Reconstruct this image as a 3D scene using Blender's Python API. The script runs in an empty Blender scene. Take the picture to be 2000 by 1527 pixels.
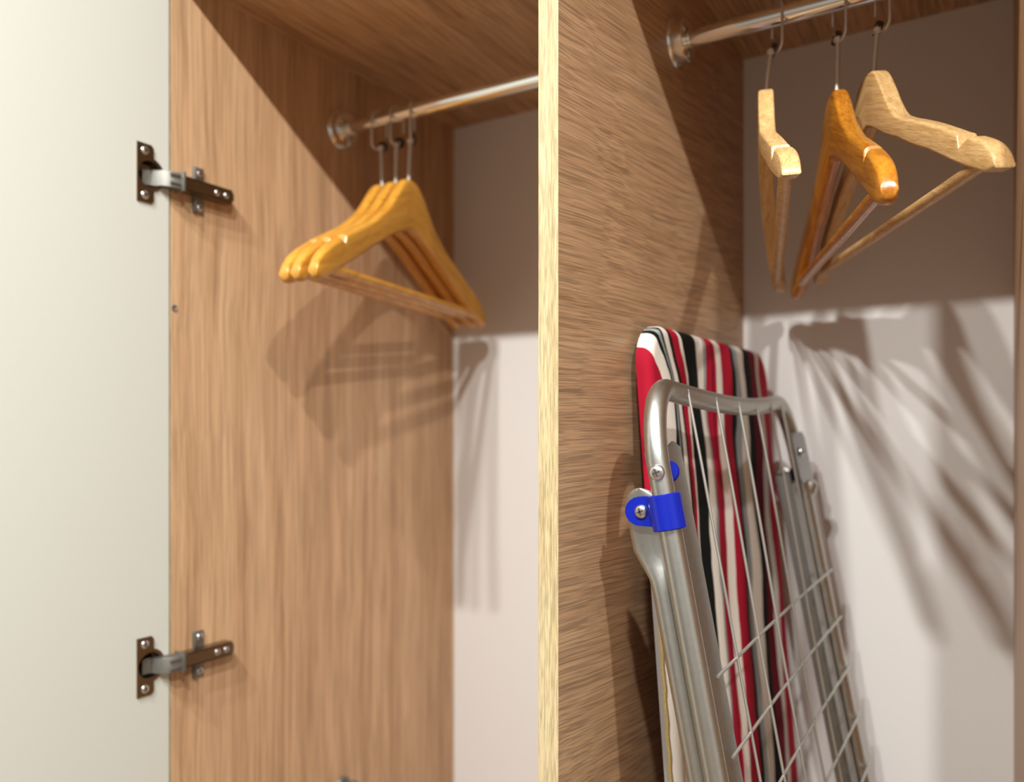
import bpy, bmesh, math, random
from mathutils import Vector, Matrix
random.seed(7)
scene = bpy.context.scene
COL = scene.collection
R = math.radians
CZ = 1.27                      # eye height; "h" below means height relative to it

# ------------------------------------------------------------------ camera
cam = bpy.data.cameras.new('camera')
camo = bpy.data.objects.new('camera', cam)
COL.objects.link(camo)
camo.location = (0, 0, CZ)
camo.rotation_euler = (R(90), 0, R(31.2))
cam.sensor_width = 36
cam.lens = 28.35
cam.shift_y = 0.04125
cam.clip_start = 0.01
cam.dof.use_dof = True
cam.dof.focus_distance = 0.64
cam.dof.aperture_fstop = 3.2
scene.camera = camo

# ------------------------------------------------------------------ world, lamps, exposure
world = bpy.data.worlds.new('world')
scene.world = world
world.use_nodes = True
world.node_tree.nodes['Background'].inputs[0].default_value = (1.0, 0.94, 0.86, 1)
world.node_tree.nodes['Background'].inputs[1].default_value = 0.0

def downlight(x, y, power):
    ld = bpy.data.lights.new('downlight', 'AREA')
    ld.shape = 'DISK'
    ld.size = 0.05
    ld.energy = power
    ld.color = (1.0, 0.985, 0.95)
    lo = bpy.data.objects.new('downlight', ld)
    COL.objects.link(lo)
    lo.location = (x, y, CZ + 1.165)
    return lo
downlight(-0.436, -0.44, 16)
downlight(-0.28, -0.44, 15)
downlight(0.167, -0.44, 22)
downlight(0.77, -0.44, 24)

vs = scene.view_settings
vs.view_transform = 'Standard'
vs.look = 'None'
vs.gamma = 1
vs.use_curve_mapping = False
vs.exposure = 0.30
scene.cycles.max_bounces = 10
scene.cycles.diffuse_bounces = 6

# ------------------------------------------------------------------ material helpers
def new_mat(name):
    m = bpy.data.materials.new(name)
    m.use_nodes = True
    nt = m.node_tree
    b = nt.nodes['Principled BSDF']
    return m, nt, b

def N(nt, kind, **kw):
    n = nt.nodes.new(kind)
    for k, v in kw.items():
        setattr(n, k, v)
    return n

def simple(name, col, rough=0.5, metal=0.0, bump=0.0, bscale=300, var=0.0, coat=0.0):
    m, nt, b = new_mat(name)
    b.inputs['Base Color'].default_value = (*col, 1)
    b.inputs['Roughness'].default_value = rough
    b.inputs['Metallic'].default_value = metal
    b.inputs['Coat Weight'].default_value = coat
    tc = N(nt, 'ShaderNodeTexCoord')
    ns = N(nt, 'ShaderNodeTexNoise')
    ns.inputs['Scale'].default_value = bscale
    ns.inputs['Detail'].default_value = 4
    nt.links.new(tc.outputs['Object'], ns.inputs['Vector'])
    if var > 0:
        rp = N(nt, 'ShaderNodeValToRGB')
        rp.color_ramp.elements[0].position = .35
        rp.color_ramp.elements[1].position = .65
        rp.color_ramp.elements[0].color = (*[c * (1 - var) for c in col], 1)
        rp.color_ramp.elements[1].color = (*[min(1, c * (1 + var)) for c in col], 1)
        nt.links.new(ns.outputs['Fac'], rp.inputs['Fac'])
        nt.links.new(rp.outputs['Color'], b.inputs['Base Color'])
    if bump > 0:
        bp = N(nt, 'ShaderNodeBump')
        bp.inputs['Strength'].default_value = bump
        bp.inputs['Distance'].default_value = 0.001
        nt.links.new(ns.outputs['Fac'], bp.inputs['Height'])
        nt.links.new(bp.outputs['Normal'], b.inputs['Normal'])
    return m

def wood(name, dark, mid, light, axis, rough=0.45, bands=26, pores=330, pore_depth=.35, along=1.0, wobble=0.02, coat=0.0, bump=0.25, seed=0.0, fan=0.0, arm=0.0, soft=0.0):
    """laminate / timber with grain running along one object axis"""
    m, nt, b = new_mat(name)
    L = nt.links
    tc = N(nt, 'ShaderNodeTexCoord')
    off = N(nt, 'ShaderNodeVectorMath', operation='ADD')
    off.inputs[1].default_value = (seed, seed * 1.7, seed * .6)
    L.new(tc.outputs['Object'], off.inputs[0])
    if arm:                                   # timber bent along the arms of a hanger
        sx = N(nt, 'ShaderNodeSeparateXYZ')
        L.new(tc.outputs['Object'], sx.inputs[0])
        k1 = N(nt, 'ShaderNodeMath', operation='ABSOLUTE')
        L.new(sx.outputs['X'], k1.inputs[0])
        k2 = N(nt, 'ShaderNodeMath', operation='MULTIPLY_ADD')
        k2.inputs[1].default_value = arm
        L.new(k1.outputs[0], k2.inputs[0])
        L.new(sx.outputs['Z'], k2.inputs[2])
        cb = N(nt, 'ShaderNodeCombineXYZ')
        L.new(sx.outputs['X'], cb.inputs[0])
        L.new(sx.outputs['Y'], cb.inputs[1])
        L.new(k2.outputs[0], cb.inputs[2])
        L.new(cb.outputs[0], off.inputs[0])
    if fan:                                   # the veneer's lines spread slightly along the board
        sx = N(nt, 'ShaderNodeSeparateXYZ')
        L.new(tc.outputs['Object'], sx.inputs[0])
        k1 = N(nt, 'ShaderNodeMath', operation='MULTIPLY_ADD')
        k1.inputs[1].default_value = fan
        k1.inputs[2].default_value = 1 - fan * .561
        L.new(sx.outputs['Y'], k1.inputs[0])
        k2 = N(nt, 'ShaderNodeMath', operation='SUBTRACT')
        k2.inputs[1].default_value = CZ
        L.new(sx.outputs['Z'], k2.inputs[0])
        k3 = N(nt, 'ShaderNodeMath', operation='DIVIDE')
        L.new(k2.outputs[0], k3.inputs[0])
        L.new(k1.outputs[0], k3.inputs[1])
        cb = N(nt, 'ShaderNodeCombineXYZ')
        L.new(sx.outputs['X'], cb.inputs[0])
        L.new(sx.outputs['Y'], cb.inputs[1])
        L.new(k3.outputs[0], cb.inputs[2])
        L.new(cb.outputs[0], off.inputs[0])
    wn = N(nt, 'ShaderNodeTexNoise')
    wn.inputs['Scale'].default_value = 3.2
    wn.inputs['Detail'].default_value = 3
    L.new(off.outputs[0], wn.inputs['Vector'])
    sub = N(nt, 'ShaderNodeVectorMath', operation='SUBTRACT')
    sub.inputs[1].default_value = (.5, .5, .5)
    L.new(wn.outputs['Color'], sub.inputs[0])
    sc = N(nt, 'ShaderNodeVectorMath', operation='SCALE')
    sc.inputs['Scale'].default_value = wobble
    L.new(sub.outputs[0], sc.inputs[0])
    add = N(nt, 'ShaderNodeVectorMath', operation='ADD')
    L.new(off.outputs[0], add.inputs[0])
    L.new(sc.outputs[0], add.inputs[1])
    def layer(across, alongs, detail, rgh=.6):
        mp = N(nt, 'ShaderNodeMapping')
        s = [across] * 3
        s['xyz'.index(axis)] = alongs
        mp.inputs['Scale'].default_value = s
        L.new(add.outputs[0], mp.inputs['Vector'])
        n = N(nt, 'ShaderNodeTexNoise')
        n.inputs['Scale'].default_value = 1.0
        n.inputs['Detail'].default_value = detail
        n.inputs['Roughness'].default_value = rgh
        L.new(mp.outputs[0], n.inputs['Vector'])
        return n.outputs['Fac']
    a = layer(bands, 1.1 * along, 5)
    c = layer(pores, 9 * along, 2, .5)
    d = layer(bands * 4, 3.5 * along, 3)
    mixv = N(nt, 'ShaderNodeMath', operation='MULTIPLY_ADD')
    mixv.inputs[1].default_value = .45
    L.new(d, mixv.inputs[0])
    h2 = N(nt, 'ShaderNodeMath', operation='MULTIPLY')
    h2.inputs[1].default_value = .62
    L.new(a, h2.inputs[0])
    L.new(h2.outputs[0], mixv.inputs[2])
    rp = N(nt, 'ShaderNodeValToRGB')
    e = rp.color_ramp.elements
    e[0].position = .40 - soft; e[0].color = (*dark, 1)
    e[1].position = .66 + soft; e[1].color = (*light, 1)
    k = e.new(.53); k.color = (*mid, 1)
    L.new(mixv.outputs[0], rp.inputs['Fac'])
    pr = N(nt, 'ShaderNodeMapRange')
    pr.inputs['From Min'].default_value = .36
    pr.inputs['From Max'].default_value = .60
    pr.inputs['To Min'].default_value = 1 - pore_depth
    pr.inputs['To Max'].default_value = 1.06
    L.new(c, pr.inputs['Value'])
    mul = N(nt, 'ShaderNodeVectorMath', operation='SCALE')
    L.new(rp.outputs['Color'], mul.inputs[0])
    L.new(pr.outputs[0], mul.inputs['Scale'])
    L.new(mul.outputs[0], b.inputs['Base Color'])
    b.inputs['Roughness'].default_value = rough
    b.inputs['Coat Weight'].default_value = coat
    b.inputs['Coat Roughness'].default_value = .15
    if bump:
        bp = N(nt, 'ShaderNodeBump')
        bp.inputs['Strength'].default_value = bump
        bp.inputs['Distance'].default_value = 0.0004
        L.new(c, bp.inputs['Height'])
        L.new(bp.outputs['Normal'], b.inputs['Normal'])
    return m

OAK_D, OAK_M, OAK_L = (.43, .252, .134), (.555, .343, .19), (.635, .415, .242)
M_oak_v = wood('oak_laminate_upright_grain', OAK_D, OAK_M, OAK_L, 'z', bands=30, pore_depth=.2, seed=1.3)
M_oak_h = wood('oak_laminate_level_grain', OAK_D, OAK_M, OAK_L, 'y', bands=52, pores=1000, pore_depth=.42, along=1.2, wobble=.016, soft=.07, seed=4.1, fan=.37)
M_oak_top = wood('oak_laminate_ceiling', OAK_D, OAK_M, OAK_L, 'y', bands=24, seed=7.7)
M_edge = wood('pale_oak_edge_band', (.42, .31, .15), (.57, .455, .255), (.64, .53, .32), 'z', bands=160, pores=900, pore_depth=.30, along=6, soft=.06, wobble=.01, seed=2.2)
M_back = simple('white_back_board', (.78, .77, .75), .55, bump=.05, bscale=900, var=.012)
M_door = simple('cream_door_foil', (.63, .645, .585), .45, bump=.04, bscale=700, var=.01)
M_chrome = simple('chrome', (.86, .86, .84), .10, 1.0, bump=.01, bscale=60)
M_nickel = simple('brushed_nickel', (.27, .265, .24), .6, 1.0, bump=.05, bscale=500)
M_bronze = simple('bronzed_steel', (.30, .235, .155), .34, 1.0, bump=.05, bscale=500, var=.12)
M_screw = simple('zinc_screw', (.72, .73, .74), .30, 1.0)
M_darkslot = simple('screw_slot', (.05, .045, .04), .6)
M_wire = simple('hook_wire', (.60, .58, .55), .38, .55)
M_clip = simple('dark_hook_clip', (.07, .055, .045), .35, .6)
M_honey = wood('honey_lacquered_wood', (.36, .115, .008), (.50, .185, .014), (.60, .25, .025), 'x', rough=.28, bands=110, pores=900, pore_depth=.12, along=7, coat=.5, bump=.05, arm=.42)
M_amber = wood('amber_lacquered_wood', (.50, .215, .022), (.64, .30, .038), (.72, .37, .06), 'x', rough=.3, bands=110, pores=900, pore_depth=.12, along=7, coat=.4, bump=.05, seed=3.0, arm=.42)
M_beech = wood('natural_beech_wood', (.50, .29, .10), (.62, .39, .16), (.70, .47, .21), 'x', rough=.42, bands=170, pores=1100, pore_depth=.2, along=5, wobble=.006, coat=.15, bump=.08, seed=5.0, arm=.42)
M_steel_mid = simple('zinc_channel', (.48, .49, .48), .38, 1.0, bump=.05, bscale=200, var=.04)
M_steel = simple('silver_painted_tube', (.60, .61, .58), .36, 1.0, bump=.05, bscale=200, var=.03)
M_steel_dk = simple('zinc_plated_steel', (.33, .34, .33), .34, 1.0, bump=.05, bscale=200, var=.04)
M_gridwire = simple('galvanised_wire', (.52, .52, .48), .4, .75)
M_blue = simple('blue_plastic', (.003, .014, .34), .28, 0, bump=.02, bscale=200)
M_gold = simple('gold_overlock_thread', (.55, .40, .14), .7, 0, bump=.8, bscale=1800, var=.35)
M_tape = simple('grey_woven_tape', (.30, .28, .26), .8, 0, bump=.3, bscale=1200, var=.08)
M_white = simple('room_paint', (.44, .427, .405), .7, bump=.05, bscale=200)
M_floor = wood('room_floor_boards', (.20, .12, .07), (.30, .19, .11), (.38, .25, .15), 'y', bands=20)

# ------------------------------------------------------------------ mesh helpers
def V(x, y, h):
    return (x, y, CZ + h)

def link(name, bm, mats, parent=None, smooth=35):
    me = bpy.data.meshes.new(name)
    bmesh.ops.recalc_face_normals(bm, faces=bm.faces)
    if smooth:
        for fc in bm.faces:
            fc.smooth = True
        for ed in bm.edges:
            if len(ed.link_faces) == 2 and ed.calc_face_angle(0) > R(smooth):
                ed.smooth = False
    bm.to_mesh(me)
    bm.free()
    for mt in (mats if isinstance(mats, (list, tuple)) else [mats]):
        me.materials.append(mt)
    o = bpy.data.objects.new(name, me)
    COL.objects.link(o)
    if parent is not None:
        o.parent = parent
        # meshes are written in world metres; parents sit unrotated, so only undo the offset
        base = Vector((0, 0, 0))
        p = parent
        while p is not None:
            base += p.location
            p = p.parent
        o.location = -base if parent.get('worldmesh', 1) else Vector((0, 0, 0))
    return o

def empty(name, loc, **props):
    o = bpy.data.objects.new(name, None)
    o.empty_display_size = .05
    o.location = loc
    COL.objects.link(o)
    for k, v in props.items():
        o[k] = v
    return o

def box(bm, x0, x1, y0, y1, z0, z1, bevel=0.0, mat=0, M=None):
    vs_ = [bm.verts.new((x, y, z)) for x in (x0, x1) for y in (y0, y1) for z in (z0, z1)]
    fs = []
    for idx in ((0, 1, 3, 2), (4, 6, 7, 5), (0, 4, 5, 1), (2, 3, 7, 6), (0, 2, 6, 4), (1, 5, 7, 3)):
        f_ = bm.faces.new([vs_[i] for i in idx])
        f_.material_index = mat
        fs.append(f_)
    if bevel > 0:
        es = list({e for f_ in fs for e in f_.edges})
        r_ = bmesh.ops.bevel(bm, geom=es, offset=bevel, segments=2, affect='EDGES', profile=.5)
        for f_ in r_['faces']:
            f_.material_index = mat
        vs_ = list({v for f_ in r_['faces'] for v in f_.verts} | {v for v in vs_ if v.is_valid})
    if M is not None:
        for v in vs_:
            v.co = M @ v.co
    return vs_

def tube(bm, pts, rad, n=12, caps=True, mat=0, squash=None):
    """sweep a round section along a poly-line; rad: number or list"""
    pts = [Vector(p) for p in pts]
    rads = rad if isinstance(rad, (list, tuple)) else [rad] * len(pts)
    rings = []
    up = None
    for i, p in enumerate(pts):
        if i == 0:
            t = pts[1] - pts[0]
        elif i == len(pts) - 1:
            t = pts[-1] - pts[-2]
        else:
            t = (pts[i + 1] - p).normalized() + (p - pts[i - 1]).normalized()
        t.normalize()
        if up is None:
            a = Vector((0, 0, 1)) if abs(t.z) < .9 else Vector((1, 0, 0))
            up = (a - t * a.dot(t)).normalized()
        else:
            up = (up - t * up.dot(t)).normalized()
        s = t.cross(up)
        ring = []
        for k in range(n):
            an = 2 * math.pi * k / n
            ring.append(bm.verts.new(p + (up * math.cos(an) + s * math.sin(an)) * rads[i]))
        rings.append(ring)
    for a, b in zip(rings, rings[1:]):
        for k in range(n):
            f_ = bm.faces.new((a[k], a[(k + 1) % n], b[(k + 1) % n], b[k]))
            f_.material_index = mat
    if caps:
        for rg in (rings[0], rings[-1]):
            f_ = bm.faces.new(rg)
            f_.material_index = mat
    return [v for rg in rings for v in rg]

def lathe(bm, prof, origin, axis, n=32, mat=0, closed_ends=True):
    """prof: list of (distance along axis, radius)"""
    ax = Vector(axis).normalized()
    a = Vector((0, 0, 1)) if abs(ax.z) < .9 else Vector((1, 0, 0))
    u = (a - ax * a.dot(ax)).normalized()
    w = ax.cross(u)
    o = Vector(origin)
    rings = []
    for d, r_ in prof:
        rings.append([bm.verts.new(o + ax * d + (u * math.cos(2 * math.pi * k / n) + w * math.sin(2 * math.pi * k / n)) * r_) for k in range(n)])
    for p, q in zip(rings, rings[1:]):
        for k in range(n):
            f_ = bm.faces.new((p[k], p[(k + 1) % n], q[(k + 1) % n], q[k]))
            f_.material_index = mat
    if closed_ends:
        for rg in (rings[0], rings[-1]):
            f_ = bm.faces.new(rg)
            f_.material_index = mat

def prism(bm, poly, d0, d1, plane='yz', mat=0, bevel=0.0):
    """extrude a 2-D outline; plane yz -> extruded along x"""
    def P(a, b, c):
        return {'yz': (c, a, b), 'xz': (a, c, b), 'xy': (a, b, c)}[plane]
    lo = [bm.verts.new(P(a, b, d0)) for a, b in poly]
    hi = [bm.verts.new(P(a, b, d1)) for a, b in poly]
    fs = [bm.faces.new(lo), bm.faces.new(hi)]
    n = len(poly)
    for i in range(n):
        fs.append(bm.faces.new((lo[i], lo[(i + 1) % n], hi[(i + 1) % n], hi[i])))
    for f_ in fs:
        f_.material_index = mat
    if bevel:
        es = [e for e in fs[1].edges]
        r_ = bmesh.ops.bevel(bm, geom=es, offset=bevel, segments=2, affect='EDGES', profile=.5)
        for f_ in r_['faces']:
            f_.material_index = mat

def arc(cx, cy, r_, a0, a1, n):
    return [(cx + r_ * math.cos(R(a0 + (a1 - a0) * i / n)), cy + r_ * math.sin(R(a0 + (a1 - a0) * i / n))) for i in range(n + 1)]

def screw(parent, origin, axis, rad, name='screw', dome=.45):
    bm = bmesh.new()
    prof = [(-.0005, rad)]
    for i in range(6):
        a = math.pi / 2 * i / 5.5
        prof.append((rad * dome * math.sin(a) , rad * math.cos(a) if i else rad))
    lathe(bm, prof, origin, axis, 20)
    ax = Vector(axis).normalized()
    a = Vector((0, 0, 1)) if abs(ax.z) < .9 else Vector((1, 0, 0))
    u = (a - ax * a.dot(ax)).normalized()
    w = ax.cross(u)
    q = Matrix((u, w, ax)).transposed().to_4x4()
    for rot in (20, 110):
        M = Matrix.Translation(Vector(origin) + ax * rad * dome * .80) @ q @ Matrix.Rotation(R(rot), 4, 'Z')
        box(bm, -rad * .5, rad * .5, -rad * .11, rad * .11, 0, rad * dome * .26, mat=1, M=M)
    return link(name, bm, [M_screw, M_darkslot], parent)

# ------------------------------------------------------------------ dimensions of the wardrobe (metres)
XL, XD0, XD1, XR = -.7765, -.3154, -.2974, .0135      # inner faces
YF, YB = .561, 1.099
ZT = CZ + .505                                        # underside of the top
ZB = .12                                              # top of the floor of the wardrobe
T = .018
ROD_Y, ROD_H, ROD_R = .826, .416, .0095

# ------------------------------------------------------------------ room (behind the camera, seen only in reflections and bounce light)
def structure(name, ext, mat):
    bm = bmesh.new()
    box(bm, *ext)
    o = link(name, bm, mat, None, smooth=0)
    o['kind'] = 'structure'
    return o
RX0, RX1, RY0, RY1, RZ = -2.3, 1.9, -2.4, 1.13, CZ + 1.2
structure('floor', (RX0, RX1, RY0, RY1, -.05, 0), M_floor)
structure('ceiling', (RX0, RX1, RY0, RY1, RZ, RZ + .05), M_white)
structure('wall_left', (RX0 - .05, RX0, RY0, RY1, 0, RZ), M_white)
structure('wall_right', (RX1, RX1 + .05, RY0, RY1, 0, RZ), M_white)
structure('wall_back', (RX0, RX1, RY1, RY1 + .05, 0, RZ), M_white)
structure('wall_front', (RX0, RX1, RY0 - .05, RY0, 0, RZ), M_white)

# ------------------------------------------------------------------ wardrobe carcass
WD = empty('wardrobe', (-.38, .83, 0), category='wardrobe',
           label='oak-look two-bay wardrobe with white back boards, chrome rails and an open cream door')

def panel(name, ext, mats, edge_face=None, label=None, bevel=.0006):
    """board of the carcass; its front edge (facing -y) gets the pale edge band"""
    bm = bmesh.new()
    box(bm, *ext, bevel=bevel)
    bm.normal_update()
    if len(mats) > 1:
        for f_ in bm.faces:
            if f_.normal.y < -.6 or f_.calc_center_median().y < ext[2] + .0005:
                f_.material_index = 1
    o = link(name, bm, mats, WD, smooth=0)
    if label:
        o['label'] = label
    return o
panel('side_panel', (XL - T, XL, YF, YB, .0, ZT + T), [M_oak_v, M_edge], label='left oak side panel with upright grain')
panel('divider_panel', (XD0, XD1, YF, YB, ZB, ZT), [M_oak_h, M_edge], label='oak divider with level grain and a pale front edge')
panel('side_panel', (XR, XR + T, YF, YB, .0, ZT + T), [M_oak_v, M_edge], label='right oak side panel seen almost edge-on')
panel('top_panel', (XL, XR, YF, YB, ZT, ZT + T), [M_oak_top, M_edge], label='oak top board, its underside in shade')
panel('bottom_panel', (XL, XR, YF, YB, ZB - T, ZB), [M_oak_top, M_edge])
panel('plinth', (XL, XR, YF + .04, YF + .056, 0, ZB - T), [M_oak_top])
panel('back_panel', (XL, XD0, YB - .004, YB, ZB, ZT), [M_back], label='white back board of the left bay')
panel('back_panel', (XD1, XR, YB - .004, YB, ZB, ZT), [M_back], label='white back board of the right bay')
YBK = YB - .004

# door, swung open 90 degrees; the hinge cups are drilled into it
DX = XL + .0010
HINGES = (.2757, -.2470)
CUPY, CUPR = .5345, .0146
def make_door():
    bm = bmesh.new()
    box(bm, DX - .018, DX, YF - .002 - .455, YF - .002, .10, ZT + T, bevel=.0008)
    body = link('door', bm, M_door, None, smooth=0)
    cut = bmesh.new()
    for hh in HINGES:
        lathe(cut, [(-.0118, CUPR), (.01, CUPR)], V(DX, CUPY, hh), (1, 0, 0), 40)
    c = link('cutter', cut, M_door, None, smooth=0)
    md = body.modifiers.new('cups', 'BOOLEAN')
    md.operation = 'DIFFERENCE'
    md.object = c
    md.solver = 'EXACT'
    dg = bpy.context.evaluated_depsgraph_get()
    me = bpy.data.meshes.new_from_object(body.evaluated_get(dg))
    body.modifiers.clear()
    body.data = me
    bpy.data.objects.remove(c)
    body.parent = WD
    body.location = -WD.location
    body['label'] = 'cream door standing open at the left'
    return body
door = make_door()

def make_hinge(hh, drop):
    """cup hinge; cup flange sits on the door, arm and cross plate on the side panel"""
    X = DX
    # flange with the round rim
    bm = bmesh.new()
    poly = []
    y0, y1, zz = .5195, .5390, .031
    poly += [(y0, -zz), (y1 - .003, -zz), (y1, -zz + .003)]
    rr = .0176
    a = math.degrees(math.acos((y1 - CUPY) / rr))
    poly += arc(CUPY, 0, rr, -a, a, 18)
    poly += [(y1, zz - .003), (y1 - .003, zz), (y0, zz)]
    outer = [(p[0], CZ + hh + p[1]) for p in poly]
    # ring of quads between the outline and the cup opening
    n = len(outer)
    lo, hi, inn, inl = [], [], [], []
    for (py, pz) in outer:
        an = math.atan2(pz - CZ - hh, py - CUPY)
        lo.append(bm.verts.new((X + .0002, py, pz)))
        hi.append(bm.verts.new((X + .0018, py, pz)))
    m = 36
    ci = [bm.verts.new((X + .0018, CUPY + .0138 * math.cos(2 * math.pi * k / m), CZ + hh + .0138 * math.sin(2 * math.pi * k / m))) for k in range(m)]
    for i in range(n):
        bm.faces.new((lo[i], lo[(i + 1) % n], hi[(i + 1) % n], hi[i]))
    bmesh.ops.triangle_fill(bm, use_beauty=True, edges=[bm.edges.get((hi[i], hi[(i + 1) % n])) for i in range(n)] +
                            [bm.edges.new((ci[k], ci[(k + 1) % m])) for k in range(m)])
    hg = link('hinge', bm, M_bronze, WD, smooth=30)
    hg['label'] = 'bronzed steel cup hinge'
    # cup bowl
    bm = bmesh.new()
    lathe(bm, [(.0018, .0138), (-.006, .0136), (-.0095, .0122), (-.0106, .009), (-.0106, .0001)], V(X, CUPY, hh), (1, 0, 0), 36, closed_ends=False)
    link('cup', bm, M_bronze, hg)
    # knuckle: bright link bridging cup and arm
    bm = bmesh.new()
    zc = CZ + hh - .002
    pts = [(CUPY - .004, X - .006), (CUPY + .004, X - .006), (CUPY + .0095, X + .008), (.553, X + .0145), (.566, X + .0155), (.566, X + .0035), (.556, X + .003), (CUPY + .0125, X - .003)]
    prof = [(b_, a_) for a_, b_ in pts]
    prism(bm, prof, zc - .0085, zc + .0085, plane='xy', bevel=.0012)
    for dz in (-.0045, .0045):
        box(bm, X + .0145, X + .0163, .549, .562, zc + dz - .0012, zc + dz + .0012, bevel=.0004)
    link('knuckle', bm, M_nickel, hg)
    bm = bmesh.new()
    box(bm, X + .002, X + .0180, .5635, .5668, zc - .0105, zc + .0105, bevel=.0008)
    link('collar', bm, M_nickel, hg)
    # arm: open channel (two cheeks and a web) with adjusting slots
    zc = CZ + hh - .002
    bm = bmesh.new()
    ya, yb = .566, .6345
    prism(bm, [(ya, zc - .0070), (yb - .004, zc - .0070), (yb, zc - .0040), (yb, zc + .0040), (yb - .004, zc + .0070), (ya, zc + .0070)], XL + .0125, XL + .0142)
    for s in (-1, 1):
        box(bm, XL + .002, XL + .0142, ya, yb - .002, zc + s * .0070 - .0008, zc + s * .0070 + .0008)
    link('arm', bm, M_bronze, hg)
    # cross-shaped mounting plate screwed to the panel
    bm = bmesh.new()
    yc = .5952
    w2, l2 = .0072, .026
    box(bm, XL, XL + .003, yc - w2, yc + w2, CZ + hh - .002 - l2, CZ + hh - .002 + l2, bevel=.001)
    box(bm, XL, XL + .0105, .574, .628, zc - .0058, zc + .0058, bevel=.001)
    for s in (-1, 1):
        z_ = CZ + hh - .002 + s * .0178
        box(bm, XL + .003, XL + .0065, yc - w2, yc - w2 + .0025, z_ - .007, z_ + .007, bevel=.0006)
    link('mounting_plate', bm, M_nickel, hg)
    for s in (-1, 1):
        screw(hg, V(XL + .003, yc + .0012, hh - .002 + s * .0192), (1, 0, 0), .0042)
        screw(hg, V(X + .0018, .5285, hh + s * .0235), (1, 0, 0), .0046)
    screw(hg, (XL + .0142, .6115, zc), (1, 0, 0), .0036)
    screw(hg, (XL + .0142, .6240, zc), (1, 0, 0), .0034)
    return hg
for i, hh in enumerate(HINGES):
    make_hinge(hh, i)
# small dowel plug in the panel and a screw cap lower down
bm = bmesh.new()
lathe(bm, [(0, .0036), (.0010, .0036), (.0012, .0028), (.0004, .0022), (.0004, .0001)], V(XL, .5655, .1376), (1, 0, 0), 20, closed_ends=False)
link('hole_plug', bm, simple('grey_plug', (.22, .19, .15), .5, .3), WD)
bm = bmesh.new()
lathe(bm, [(0, .0135), (.004, .0135), (.0055, .0125), (.0055, .006), (.016, .006), (.017, .0115), (.022, .0125), (.024, .011), (.0245, .0001)], V(XL, .828, -.4860), (1, 0, 0), 28, closed_ends=False)
link('wall_knob', bm, M_nickel, WD)['label'] = 'round grey knob low on the left side panel'

# rails
def rail(xa, xb, label):
    bm = bmesh.new()
    tube(bm, [V(xa + .004, ROD_Y, ROD_H), V(xb - .004, ROD_Y, ROD_H)], ROD_R, 40)
    rl = link('clothes_rail', bm, M_chrome, WD, smooth=30)
    rl['label'] = label
    for x, d in ((xa, 1), (xb, -1)):
        bm = bmesh.new()
        lathe(bm, [(0, .027), (.0022, .027), (.0036, .0262), (.0036, .0238), (.0042, .0232), (.0140, .0222), (.0155, .0208), (.0155, ROD_R + .0006), (.008, ROD_R + .0004)],
              V(x, ROD_Y, ROD_H), (d, 0, 0), 44, closed_ends=False)
        fl = link('rail_flange', bm, M_chrome, rl, smooth=30)
        for an in (35, 155, 275):
            screw(rl, V(x + d * .0155, ROD_Y + .0155 * math.cos(R(an)), ROD_H + .0155 * math.sin(R(an))), (d, 0, 0), .0030)
rail(XL, XD0, 'chrome rail across the left bay')
rail(XD1, XR, 'chrome rail across the right bay')

# ------------------------------------------------------------------ hangers
PROF_A = [(0, .3275, .262), (.008, .3270, .2605), (.016, .3245, .2585), (.022, .3200, .2565), (.030, .3115, .2535), (.04, .2995, .2495), (.05, .2885, .2450), (.06, .2790, .240), (.08, .2640, .229), (.10, .251, .218), (.12, .241, .207), (.14, .231, .196),
          (.16, .2208, .1852), (.18, .2095, .1745), (.19, .2035, .1690), (.200, .1965, .1645), (.207, .1905, .1625), (.212, .1845, .1630), (.2155, .1785, .1655), (.2165, .1740, .1690)]
PROF_B = [(0, .337, .2876), (.010, .3362, .2845), (.018, .3335, .2805), (.026, .3265, .2760), (.033, .3175, .2720), (.04, .3080, .268), (.048, .2960, .2635), (.055, .2870, .26), (.063, .2780, .2560), (.07, .2722, .253), (.085, .2640, .2446), (.10, .2570, .236), (.126, .244, .2228), (.15, .2308, .2090), (.165, .2222, .2000),
          (.18, .2142, .1918), (.195, .2060, .1842), (.203, .2005, .1803), (.209, .1945, .1795), (.213, .1880, .1795), (.2145, .1830, .1797)]

def resample(prof, kind):
    """smooth the profile table (Catmull-Rom), then cut the strap notch into the top edge"""
    def cr(tab, s):
        i = max(j for j in range(len(tab)) if tab[j][0] <= s + 1e-9)
        i = min(i, len(tab) - 2)
        p1, p2 = tab[i], tab[i + 1]
        p0 = tab[i - 1] if i > 0 else (-tab[1][0], tab[1][1])
        p3 = tab[i + 2] if i + 2 < len(tab) else p2
        m1 = (p2[1] - p0[1]) / (p2[0] - p0[0])
        m2 = (p3[1] - p1[1]) / (p3[0] - p1[0])
        h = p2[0] - p1[0]
        t = (s - p1[0]) / h
        return ((2*t**3-3*t**2+1)*p1[1] + (t**3-2*t**2+t)*h*m1 + (-2*t**3+3*t**2)*p2[1] + (t**3-t**2)*h*m2)
    top = [(s, a) for s, a, b in prof]
    bot = [(s, b) for s, a, b in prof]
    ss = [.0025 * i for i in range(76)] + [.19 + .0015 * i for i in range(1, 40)]
    n0, n1, n2, dep = (.1585, .1605, .1690, .0065) if kind == 'A' else (.1700, .1720, .1840, .0090)
    ss += [n0, n0 + .0003, n1, n1 + .002, n2]
    ss = sorted({round(s, 5) for s in ss if s < prof[-1][0] - .0004}) + [prof[-1][0]]
    out = []
    for s in ss:
        a, b = cr(top, s), cr(bot, s)
        if n0 < s < n2:
            a -= dep * (min(1, (s - n0) / (n1 - n0)) if s < n1 else (1 - (s - n1) / (n2 - n1)))
        out.append((s, a, b))
    return out

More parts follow.
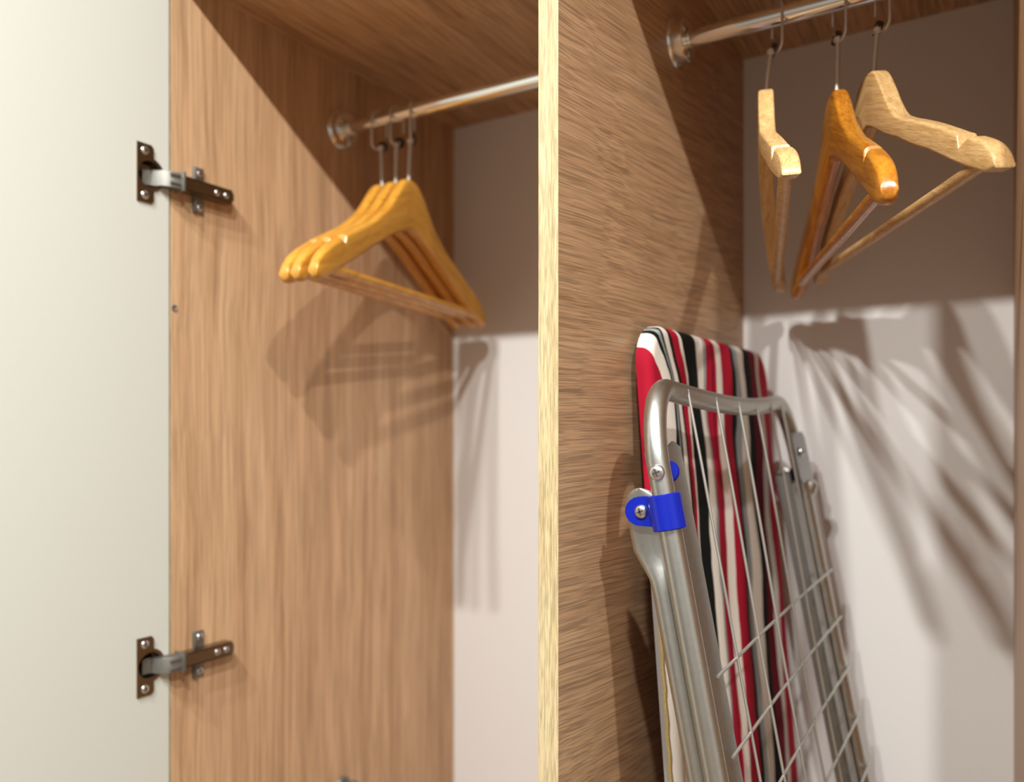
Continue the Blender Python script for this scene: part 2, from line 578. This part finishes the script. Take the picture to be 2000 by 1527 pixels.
def hanger_body(prof, Tk, kappa, round_, kind):
    """profile in the hanger's own frame: x along the arm, z relative to the rail axis"""
    bm = bmesh.new()
    half = resample(prof, kind)
    st = [(-s, a, b) for s, a, b in reversed(half[1:])] + half
    rings = []
    for s, top, bot in st:
        yc = kappa * (s / .215) ** 2
        endf = max(0, (abs(s) - .19) / .026)
        t2 = Tk / 2 * (1 - .18 * endf * endf * round_)
        r_ = min(round_ * .0045 + .0012, t2 * .9, (top - bot) * .45)
        ring = []
        for (cy, cz, a0) in ((t2 - r_, top - r_, 0), (-t2 + r_, top - r_, 90), (-t2 + r_, bot + r_, 180), (t2 - r_, bot + r_, 270)):
            for k in range(5):
                an = R(a0 + 90 * k / 4)
                ring.append(bm.verts.new((s, yc + cy + r_ * math.cos(an), cz + r_ * math.sin(an) - ROD_H)))
        rings.append(ring)
    n = len(rings[0])
    for p, q in zip(rings, rings[1:]):
        for k in range(n):
            bm.faces.new((p[k], p[(k + 1) % n], q[(k + 1) % n], q[k]))
    bm.faces.new(rings[0]); bm.faces.new(rings[-1])
    return bm

def make_hanger(kind, mat, hook_x, neck_x, phi, kappa, label, group, ring_turn=30, lean=0.0, lift=0.0):
    prof = PROF_A if kind == 'A' else PROF_B
    Tk = .0150 if kind == 'A' else .0145
    rnd = 1.0 if kind == 'A' else .35
    root = empty('clothes_hanger', V(neck_x, ROD_Y, ROD_H), category='hanger', label=label, group=group)
    root['worldmesh'] = 0
    root.rotation_euler = (0, -R(lean), R(phi - 90))
    root.location.z += lift
    link('hanger_body', hanger_body(prof, Tk, kappa, rnd, kind), mat, root, smooth=38)
    # trouser bar
    bm = bmesh.new()
    zb = (.1785 if kind == 'A' else .1905) - ROD_H
    se = .196 if kind == 'A' else .190
    pts = [(se * (i / 12 * 2 - 1), kappa * (se / .215) ** 2, zb) for i in range(13)]
    tube(bm, pts, .0058 if kind == 'A' else .0052, 16)
    link('trouser_bar', bm, mat, root)
    # stem from the neck up to the clip, ring round the rail (the ring is turned to suit the rail)
    dz_neck = prof[0][1] - ROD_H
    off = Vector((hook_x - neck_x, 0, 0))
    off.rotate(Matrix.Rotation(-R(phi - 90), 3, 'Z'))
    knot = Vector((off.x * .45, off.y * .45, -.0375))
    bm = bmesh.new()
    tube(bm, [(0, 0, dz_neck - .006), Vector((0, 0, dz_neck)) * .5 + knot * .5, knot], .0024, 10)
    lathe(bm, [(-.0035, .0019), (-.002, .0042), (.001, .0046), (.0035, .0025), (.004, .0005)], knot, (0, 0, 1), 14)
    link('hook_stem', bm, M_wire, root)
    bm = bmesh.new()
    q = Matrix.Rotation(R(ring_turn + 180) - R(phi - 90), 3, 'Z')
    path = []
    rr = ROD_R + .0018
    for i in range(13):
        a = R(180 - 180 * i / 12)
        path.append(Vector((0, rr * math.cos(a), rr * math.sin(a) + .0002)))
    lowz = -.032
    right = [Vector((0, rr, z_)) for z_ in (-.008, -.016, -.024)]
    tail = []
    for i in range(1, 8):
        a = R(-110 * i / 7)
        tail.append(Vector((0, rr - .0085 + .0085 * math.cos(a), lowz + .0075 * math.sin(a))))
    tail.append(Vector((0, -.004, lowz + -.002)))
    tail.append(Vector((0, -.008, lowz + .004)))
    left = [Vector((0, -rr, z_)) for z_ in (-.020, -.012, -.006)]
    pth = [q @ p + Vector((off.x, off.y, 0)) for p in (left + path + right + tail)]
    tube(bm, pth, .0015, 8)
    link('hook_ring', bm, M_wire, root)
    bm = bmesh.new()
    c = q @ Vector((0, -.004, -.0345)) + Vector((off.x, off.y, 0)) * .8
    ax = q @ Vector((1, -.2, .25))
    lathe(bm, [(-.0022, .0035), (-.0024, .0068), (.0024, .0068), (.0022, .0035)], c, ax, 18, closed_ends=False)
    link('hook_clip', bm, M_clip, root)
    return root

GR, GL = 'hangers on the right rail', 'hangers on the left rail'
make_hanger('B', M_beech, -.1907, -.2020, 13.8, .018, 'pale beech hanger seen end-on, nearest the divider on the right rail', GR, ring_turn=38, lean=2.0, lift=.003)
make_hanger('A', M_honey, -.1325, -.1348, 20.0, -.006, 'glossy amber-orange hanger between the two pale beech ones', GR, ring_turn=40)
make_hanger('B', M_beech, -.0945, -.1028, 26.2, .012, 'pale beech hanger turned broadside at the far right of the right rail', GR, ring_turn=40)
make_hanger('A', M_amber, -.7066, -.7010, 9.2, .008, 'amber wooden hanger on the left rail, closest to the side panel', GL, ring_turn=-20)
make_hanger('A', M_amber, -.6762, -.6785, 8.0, .008, 'amber wooden hanger in the middle of the three on the left rail', GL, ring_turn=-10)
make_hanger('A', M_amber, -.6508, -.6570, 9.0, .008, 'amber wooden hanger on the left rail, farthest from the side panel', GL, ring_turn=25)

# ------------------------------------------------------------------ ironing board
IB = empty('ironing_board', (-.2, .86, ZB), category='ironing board',
           label='folded ironing board with a red, black and white striped cover leaning on the oak divider')

STRIPES = [  # (start y, colour)
    (.600, 'w'), (0.6925, 'r'), (0.7218, 'w'), (0.7416, 'k'), (0.7477, 's'), (0.7506, 'k'), (0.7547, 'w'), (0.7674, 'k'), (0.7721, 'r'), (0.7848, 'w'), (0.7883, 'k'), (0.8149, 'w'), (0.8326, 's'), (0.8389, 'r'), (0.8524, 'd'), (0.8560, 'r'), (0.8631, 'w'), (0.8821, 'r'), (0.9140, 'k'), (0.9226, 's'), (0.9360, 'w'), (0.9644, 'k'), (0.9865, 'd'), (1.0075, 'w'), (1.0251, 'r')]
SCOL = {'w': (.78, .72, .64), 'r': (.38, .008, .028), 'k': (.006, .007, .006), 's': (.30, .33, .33), 'd': (.17, .005, .016)}
def cover_material():
    m, nt, b = new_mat('striped_cotton')
    L = nt.links
    at = N(nt, 'ShaderNodeAttribute')
    at.attribute_name = 'stripe'
    tc = N(nt, 'ShaderNodeTexCoord')
    mp = N(nt, 'ShaderNodeMapping')
    mp.inputs['Scale'].default_value = (14, 30, 14)
    L.new(tc.outputs['Object'], mp.inputs['Vector'])
    ns = N(nt, 'ShaderNodeTexNoise')
    ns.inputs['Scale'].default_value = 1
    ns.inputs['Detail'].default_value = 2
    L.new(mp.outputs[0], ns.inputs['Vector'])
    ma = N(nt, 'ShaderNodeMath', operation='MULTIPLY_ADD')
    ma.inputs[1].default_value = .014
    L.new(ns.outputs['Fac'], ma.inputs[0])
    L.new(at.outputs['Fac'], ma.inputs[2])
    mr = N(nt, 'ShaderNodeMapRange')
    mr.inputs['From Min'].default_value = .60 + .007
    mr.inputs['From Max'].default_value = 1.10 + .007
    L.new(ma.outputs[0], mr.inputs['Value'])
    rp = N(nt, 'ShaderNodeValToRGB')
    rp.color_ramp.interpolation = 'CONSTANT'
    e = rp.color_ramp.elements
    e.remove(e[1])
    e[0].position = 0
    e[0].color = (*SCOL[STRIPES[0][1]], 1)
    for y_, c_ in STRIPES[1:]:
        k = e.new((y_ - .60) / .5)
        k.color = (*SCOL[c_], 1)
    L.new(mr.outputs[0], rp.inputs['Fac'])
    L.new(rp.outputs['Color'], b.inputs['Base Color'])
    b.inputs['Roughness'].default_value = .75
    b.inputs['Specular IOR Level'].default_value = .12
    wv = N(nt, 'ShaderNodeTexNoise')
    wv.inputs['Scale'].default_value = 1500
    L.new(tc.outputs['Object'], wv.inputs['Vector'])
    bp = N(nt, 'ShaderNodeBump')
    bp.inputs['Strength'].default_value = .25
    bp.inputs['Distance'].default_value = .0004
    L.new(wv.outputs['Fac'], bp.inputs['Height'])
    L.new(bp.outputs['Normal'], b.inputs['Normal'])
    return m
M_cover = cover_material()

BY0, BY1, BTOP, BBOT = .698, 1.062, .103, CZ * -1 + ZB + .004
SL = .075
def board_pt(y, h, out):
    """point on the board: y across, h height, out = distance proud of the back face"""
    x = -.2905 + (y - .70) * .053 + SL * (.09 - h)
    return Vector((x + out, y, CZ + h))
def smooth01(a, b, x):
    t = max(0, min(1, (x - a) / (b - a)))
    return t * t * (3 - 2 * t)

def make_cover():
    bm = bmesh.new()
    lay = bm.verts.layers.float.new('stripe')
    TK, RR, RC = .0145, .010, .042
    hs = [BTOP - .045 * (i / 16) ** 1.6 for i in range(17)]
    hs += [BTOP - .045 - (BTOP - .045 - BBOT) * i / 90 for i in range(1, 91)]
    na = 60
    us = []
    for i in range(na + 1):
        t = i / na
        us.append(.5 - .5 * math.cos(math.pi * t) * (0.55 + .45 * abs(math.cos(math.pi * t))))
    rows = []
    yc, hw0 = (BY0 + BY1) / 2, (BY1 - BY0) / 2
    for h in hs:
        d = BTOP - h
        hw = hw0
        if d < RC:
            hw = hw0 - RC + math.sqrt(max(0, RC * RC - (RC - d) ** 2))
        dn = h - BBOT
        if dn < .45:                       # tapered nose at the foot
            hw = min(hw, hw0 * (.22 + .78 * math.sin(math.pi / 2 * max(0, dn) / .45)))
        row = []
        for t in us:
            y = yc + (2 * t - 1) * hw
            e_ = min((y - (yc - hw)), ((yc + hw) - y), d + .0005, dn + .002)
            e_ = max(0, e_)
            out = TK - RR + (math.sqrt(max(0, RR * RR - (RR - e_) ** 2)) if e_ < RR else RR)
            ripple = .0010 * math.sin(y * 95 + 2.2 * math.sin(h * 9)) * min(1, e_ / .03) + .0012 * math.sin(h * 31 + y * 20) * min(1, e_ / .03)
            v = bm.verts.new(board_pt(y, h, out + ripple))
            # cover is pulled round the near top corner, so the stripes fan out there
            fan = .031 * smooth01(.065, 0.0, d) * (1 - smooth01(BY0, BY0 + .15, y))
            run = -.022 * smooth01(.22, .42, d) * (1 - smooth01(.72, .80, y))
            v[lay] = y + fan + run + .0018 * math.sin(h * 40 + y * 30) * smooth01(0, .1, d)
            row.append(v)
        rows.append(row)
    for a, b in zip(rows, rows[1:]):
        for k in range(na):
            bm.faces.new((a[k], a[k + 1], b[k + 1], b[k]))
    # side walls down to the back face
    loop = rows[0][:] + [r_[-1] for r_ in rows[1:]] + rows[-1][::-1][1:] + [r_[0] for r_ in rows[::-1][1:-1]]
    backs = []
    for v in loop:
        p = v.co
        w = bm.verts.new((board_pt(p.y, p.z - CZ, 0)))
        w[lay] = v[lay]
        backs.append(w)
    n = len(loop)
    for i in range(n):
        f_ = bm.faces.new((loop[i], loop[(i + 1) % n], backs[(i + 1) % n], backs[i]))
    return link('board_cover', bm, M_cover, IB, smooth=80)
make_cover()['label'] = 'striped red, black, grey and white cotton cover'

# gold overlocked hem and grey tape showing along the near edge lower down
bm = bmesh.new()
pts = []
for i in range(60):
    h = -.16 - .60 * i / 59
    pts.append(board_pt(BY0 - .0012, h, .0062 + .0005 * math.sin(i * 2.1)))
tube(bm, pts, .0017, 8)
link('hem_piping', bm, M_gold, IB)['label'] = 'gold stitched hem'
bm = bmesh.new()
for i in range(40):
    pass
quad = []
for h in [-.14 - .62 * i / 30 for i in range(31)]:
    quad.append([bm.verts.new(board_pt(BY0 - .0012, h, o_)) for o_ in (.0, .0055)] + [bm.verts.new(board_pt(BY0 + .004, h, o_)) for o_ in (.0055, .0)])
for a, b in zip(quad, quad[1:]):
    for k in range(4):
        bm.faces.new((a[k], a[(k + 1) % 4], b[(k + 1) % 4], b[k]))
bm.faces.new(quad[0]); bm.faces.new(quad[-1])
link('edge_tape', bm, M_tape, IB, smooth=0)['label'] = 'grey edge tape'

# U-shaped tube frame with the wire grid
def frame_pt(y, h, out=0):
    return Vector((-.2310 + (y - .59) * .0295 - .195 * h + out, y, CZ + h))
FY0, FY1, FTOP, FRAD = .592, 1.022, .036, .0090
FEND = -.93
def u_path():
    pts = [frame_pt(FY0, FEND)]
    for i in range(14):
        pts.append(frame_pt(FY0, FEND + (-.045 - FEND) * (i + 1) / 14))
    rc = .058
    for i in range(11):                      # near bend
        a = R(180 - 90 * i / 10)
        pts.append(frame_pt(FY0 + .012 + rc * .55 + rc * .55 * math.cos(a) - .012 * (1 - i / 10) , FTOP - rc + rc * math.sin(a)))
    for i in range(1, 16):                   # bowed top bar
        t = i / 16
        y = FY0 + .044 + (FY1 - FY0 - .088) * t
        s_ = math.sin(math.pi * t)
        pts.append(frame_pt(y, FTOP - .009 * s_, .006 * s_))
    for i in range(11):
        a = R(90 - 90 * i / 10)
        pts.append(frame_pt(FY1 - .012 - rc * .55 + rc * .55 * math.cos(a) + .012 * (i / 10), FTOP - rc + rc * math.sin(a)))
    for i in range(15):
        pts.append(frame_pt(FY1, -.045 + (FEND + .045) * (i + 1) / 15))
    return pts
bm = bmesh.new()
tube(bm, u_path(), FRAD, 20)
link('tube_frame', bm, M_steel, IB, smooth=50)['label'] = 'silver U-shaped tube frame'

WY = [.661 + .0605 * i for i in range(6)]
for y in WY:
    bm = bmesh.new()
    t = (y - FY0 - .044) / (FY1 - FY0 - .088)
    s_ = math.sin(math.pi * max(0, min(1, t)))
    o_ = .006 * s_ + FRAD * .92
    pts = [frame_pt(y, FTOP - .009 * s_ + .003, o_)] + [frame_pt(y, h, o_ - .006 * s_ * smooth01(.03, -.3, h)) for h in (-.03, -.10, -.20, -.30, -.50, -.70)]
    tube(bm, pts, .0013, 8)
    link('grid_wire', bm, M_gridwire, IB)
for k in range(10):
    hn, hf = -.187 - .0595 * k, -.165 - .0555 * k
    a = frame_pt(.612, hn, FRAD * .9)
    b = frame_pt(1.036, hf, FRAD + .002)
    bm = bmesh.new()
    tube(bm, [a, a.lerp(b, .33) + Vector((-.002, 0, 0)), a.lerp(b, .66) + Vector((-.002, 0, 0)), b], .0014, 8)
    link('grid_wire', bm, M_gridwire, IB)

# folding legs: a tube with a flattened eye outside the frame, and a channel inside it, on both sides
def leg_tube(y, x_at, name='leg'):
    """outer leg, flattened and rounded at the top"""
    bm = bmesh.new()
    rings = []
    hs = [-.0435, -.0442, -.046, -.049, -.053, -.058, -.066, -.080, -.094, -.105, -.115, -.125] + [-.125 - .08 * i for i in range(1, 11)]
    for h in hs:
        fl = 1 - smooth01(-.092, -.120, h)             # 1 = flattened
        wide = FRAD * (1 + .75 * fl)
        thin = FRAD * (1 - .74 * fl)
        dtop = -.0435 - h
        rt = .0158
        if dtop < rt:
            wide = max(.0012, math.sqrt(max(0, rt * rt - (rt - dtop) ** 2)))
        c = Vector((x_at + .199 * (-.1243 - h) - .004 * fl, y, CZ + h))
        ring = []
        for k in range(18):
            a = 2 * math.pi * k / 18
            ring.append(bm.verts.new(c + Vector((wide * math.cos(a), thin * math.sin(a), 0))))
        rings.append(ring)
    for p, q in zip(rings, rings[1:]):
        for k in range(18):
            bm.faces.new((p[k], p[(k + 1) % 18], q[(k + 1) % 18], q[k]))
    bm.faces.new(rings[0]); bm.faces.new(rings[-1])
    return link(name, bm, M_steel, IB, smooth=50)
leg_tube(.6025, -.2255)
leg_tube(1.0405, -.2120)

def channel(y0, y1, htop, xoff, mat):
    """folded-steel channel leg with a rounded top end"""
    bm = bmesh.new()
    d = 1 if y1 > y0 else -1
    th = .0013
    w = abs(y1 - y0)
    sec = [(0, -.012), (0, .004), (w * .45, .0065), (w * .9, .004), (w, -.003), (w, -.012), (w - th, -.012), (w - th, -.0035), (w * .9 - th * .5, .003), (w * .45, .0050), (th, .0027), (th, -.012)]
    rows = []
    hs = [htop - .9 * (i / 20) for i in range(21)]
    for i, h in enumerate(hs):
        row = []
        for (a, o_) in sec:
            hh = h - (.010 * (abs(a / w - .5) * 2) ** 2.5 if i == 0 else 0)
            row.append(bm.verts.new(frame_pt(y0 + d * a, hh, xoff + o_)))
        rows.append(row)
    n = len(sec)
    for p, q in zip(rows, rows[1:]):
        for k in range(n):
            bm.faces.new((p[k], p[(k + 1) % n], q[(k + 1) % n], q[k]))
    bm.faces.new(rows[0]); bm.faces.new(rows[-1])
    o = link('leg_channel', bm, mat, IB, smooth=40)
    return o
channel(.606, .650, -.006, -.004, M_steel_mid)
channel(1.008, .978, -.040, -.006, M_steel_dk)

# blue clip: sleeve round the frame tube plus a rounded ear screwed to the outer leg
def blue_clip(y, ear_y, hc, sgn):
    bm = bmesh.new()
    c0, c1 = frame_pt(y, hc + .0135), frame_pt(y, hc - .0135)
    ax = (c1 - c0).normalized()
    lathe(bm, [(0, FRAD + .0002), (0, FRAD + .0032), (.0008, FRAD + .0040), (.0268, FRAD + .0040), (.0276, FRAD + .0032), (.0276, FRAD + .0002)], c0, ax, 32, closed_ends=False)
    # ear plate lies in the x-h plane on the room side of the outer leg
    c = frame_pt(y, hc)
    ex = c.x - .0222
    poly = [(c.x - .004, c.z + .0125), (c.x - .011, c.z + .0122), (c.x - .014, c.z + .0115)]
    poly += [(ex + .0150 * math.cos(R(a)) * .92, c.z - .001 + .0118 * math.sin(R(a))) for a in range(100, 270, 17)]
    poly += [(c.x - .014, c.z - .0125), (c.x - .004, c.z - .0128)]
    ya, yb = (ear_y, ear_y + sgn * .004)
    prism(bm, poly, ya, yb, plane='xz')
    box(bm, ex + .007, c.x - .006, min(ya, ya - sgn * .002), max(ya, ya - sgn * .002), c.z - .0006, c.z + .0012)
    o = link('clip', bm, M_blue, IB, smooth=35)
    o['label'] = 'blue plastic clip'
    screw(o, (ex, ya - sgn * .0006, c.z - .001), (0, -sgn, 0), .0055, dome=.5)
    return o
blue_clip(FY0, .5945, -.0605, 1)
# pivot screws through the frame tube, blue bushes behind them
sc = screw(IB, frame_pt(FY0, -.0300) + Vector((.0012, -FRAD - .0004, 0)), (.1, -1, 0), .0062, dome=.5)
bm = bmesh.new()
p = frame_pt(FY0 + .014, -.0300, .0015)
lathe(bm, [(0, .0088), (.003, .0088), (.0045, .007), (.0045, .0005)], p + Vector((0, -.002, 0)), (.55, -.85, 0), 24)
link('bush', bm, M_blue, IB)['label'] = 'blue plastic bush'
# far side: flat bracket with a rivet, blue bush
bm = bmesh.new()
c = frame_pt(FY1, -.018)
pl = [frame_pt(FY1 - .040, .000, FRAD - .002), frame_pt(FY1 + .013, .002, FRAD), frame_pt(FY1 + .015, -.052, FRAD), frame_pt(FY1 - .038, -.060, FRAD - .002)]
lo = [bm.verts.new(q_) for q_ in pl]
hi = [bm.verts.new(q_ + Vector((.002, 0, 0))) for q_ in pl]
bm.faces.new(lo); bm.faces.new(hi)
for i in range(4):
    bm.faces.new((lo[i], lo[(i + 1) % 4], hi[(i + 1) % 4], hi[i]))
bmesh.ops.bevel(bm, geom=[e for e in bm.edges if len(e.link_faces) == 2 and abs(e.calc_length() - .002) < .0004], offset=.005, segments=3, affect='EDGES')
link('bracket', bm, M_steel_dk, IB, smooth=30)
screw(IB, frame_pt(FY1 - .018, -.022, FRAD + .002), (1, 0, .2), .0055, dome=.5)
bm = bmesh.new()
lathe(bm, [(0, .009), (.003, .009), (.0045, .007), (.0045, .0005)], (-.2265, 1.0355, CZ - .060), (.35, -.9, 0), 22)
link('bush', bm, M_blue, IB)['label'] = 'dark blue plastic bush'
bm = bmesh.new()
lathe(bm, [(-.010, .0088), (.0, .0088), (.004, .0072), (.0055, .004), (.006, .0005)], frame_pt(FY1 + .004, -.062, FRAD), (.35, -.15, 1), 22)
link('end_cap', bm, M_steel, IB)
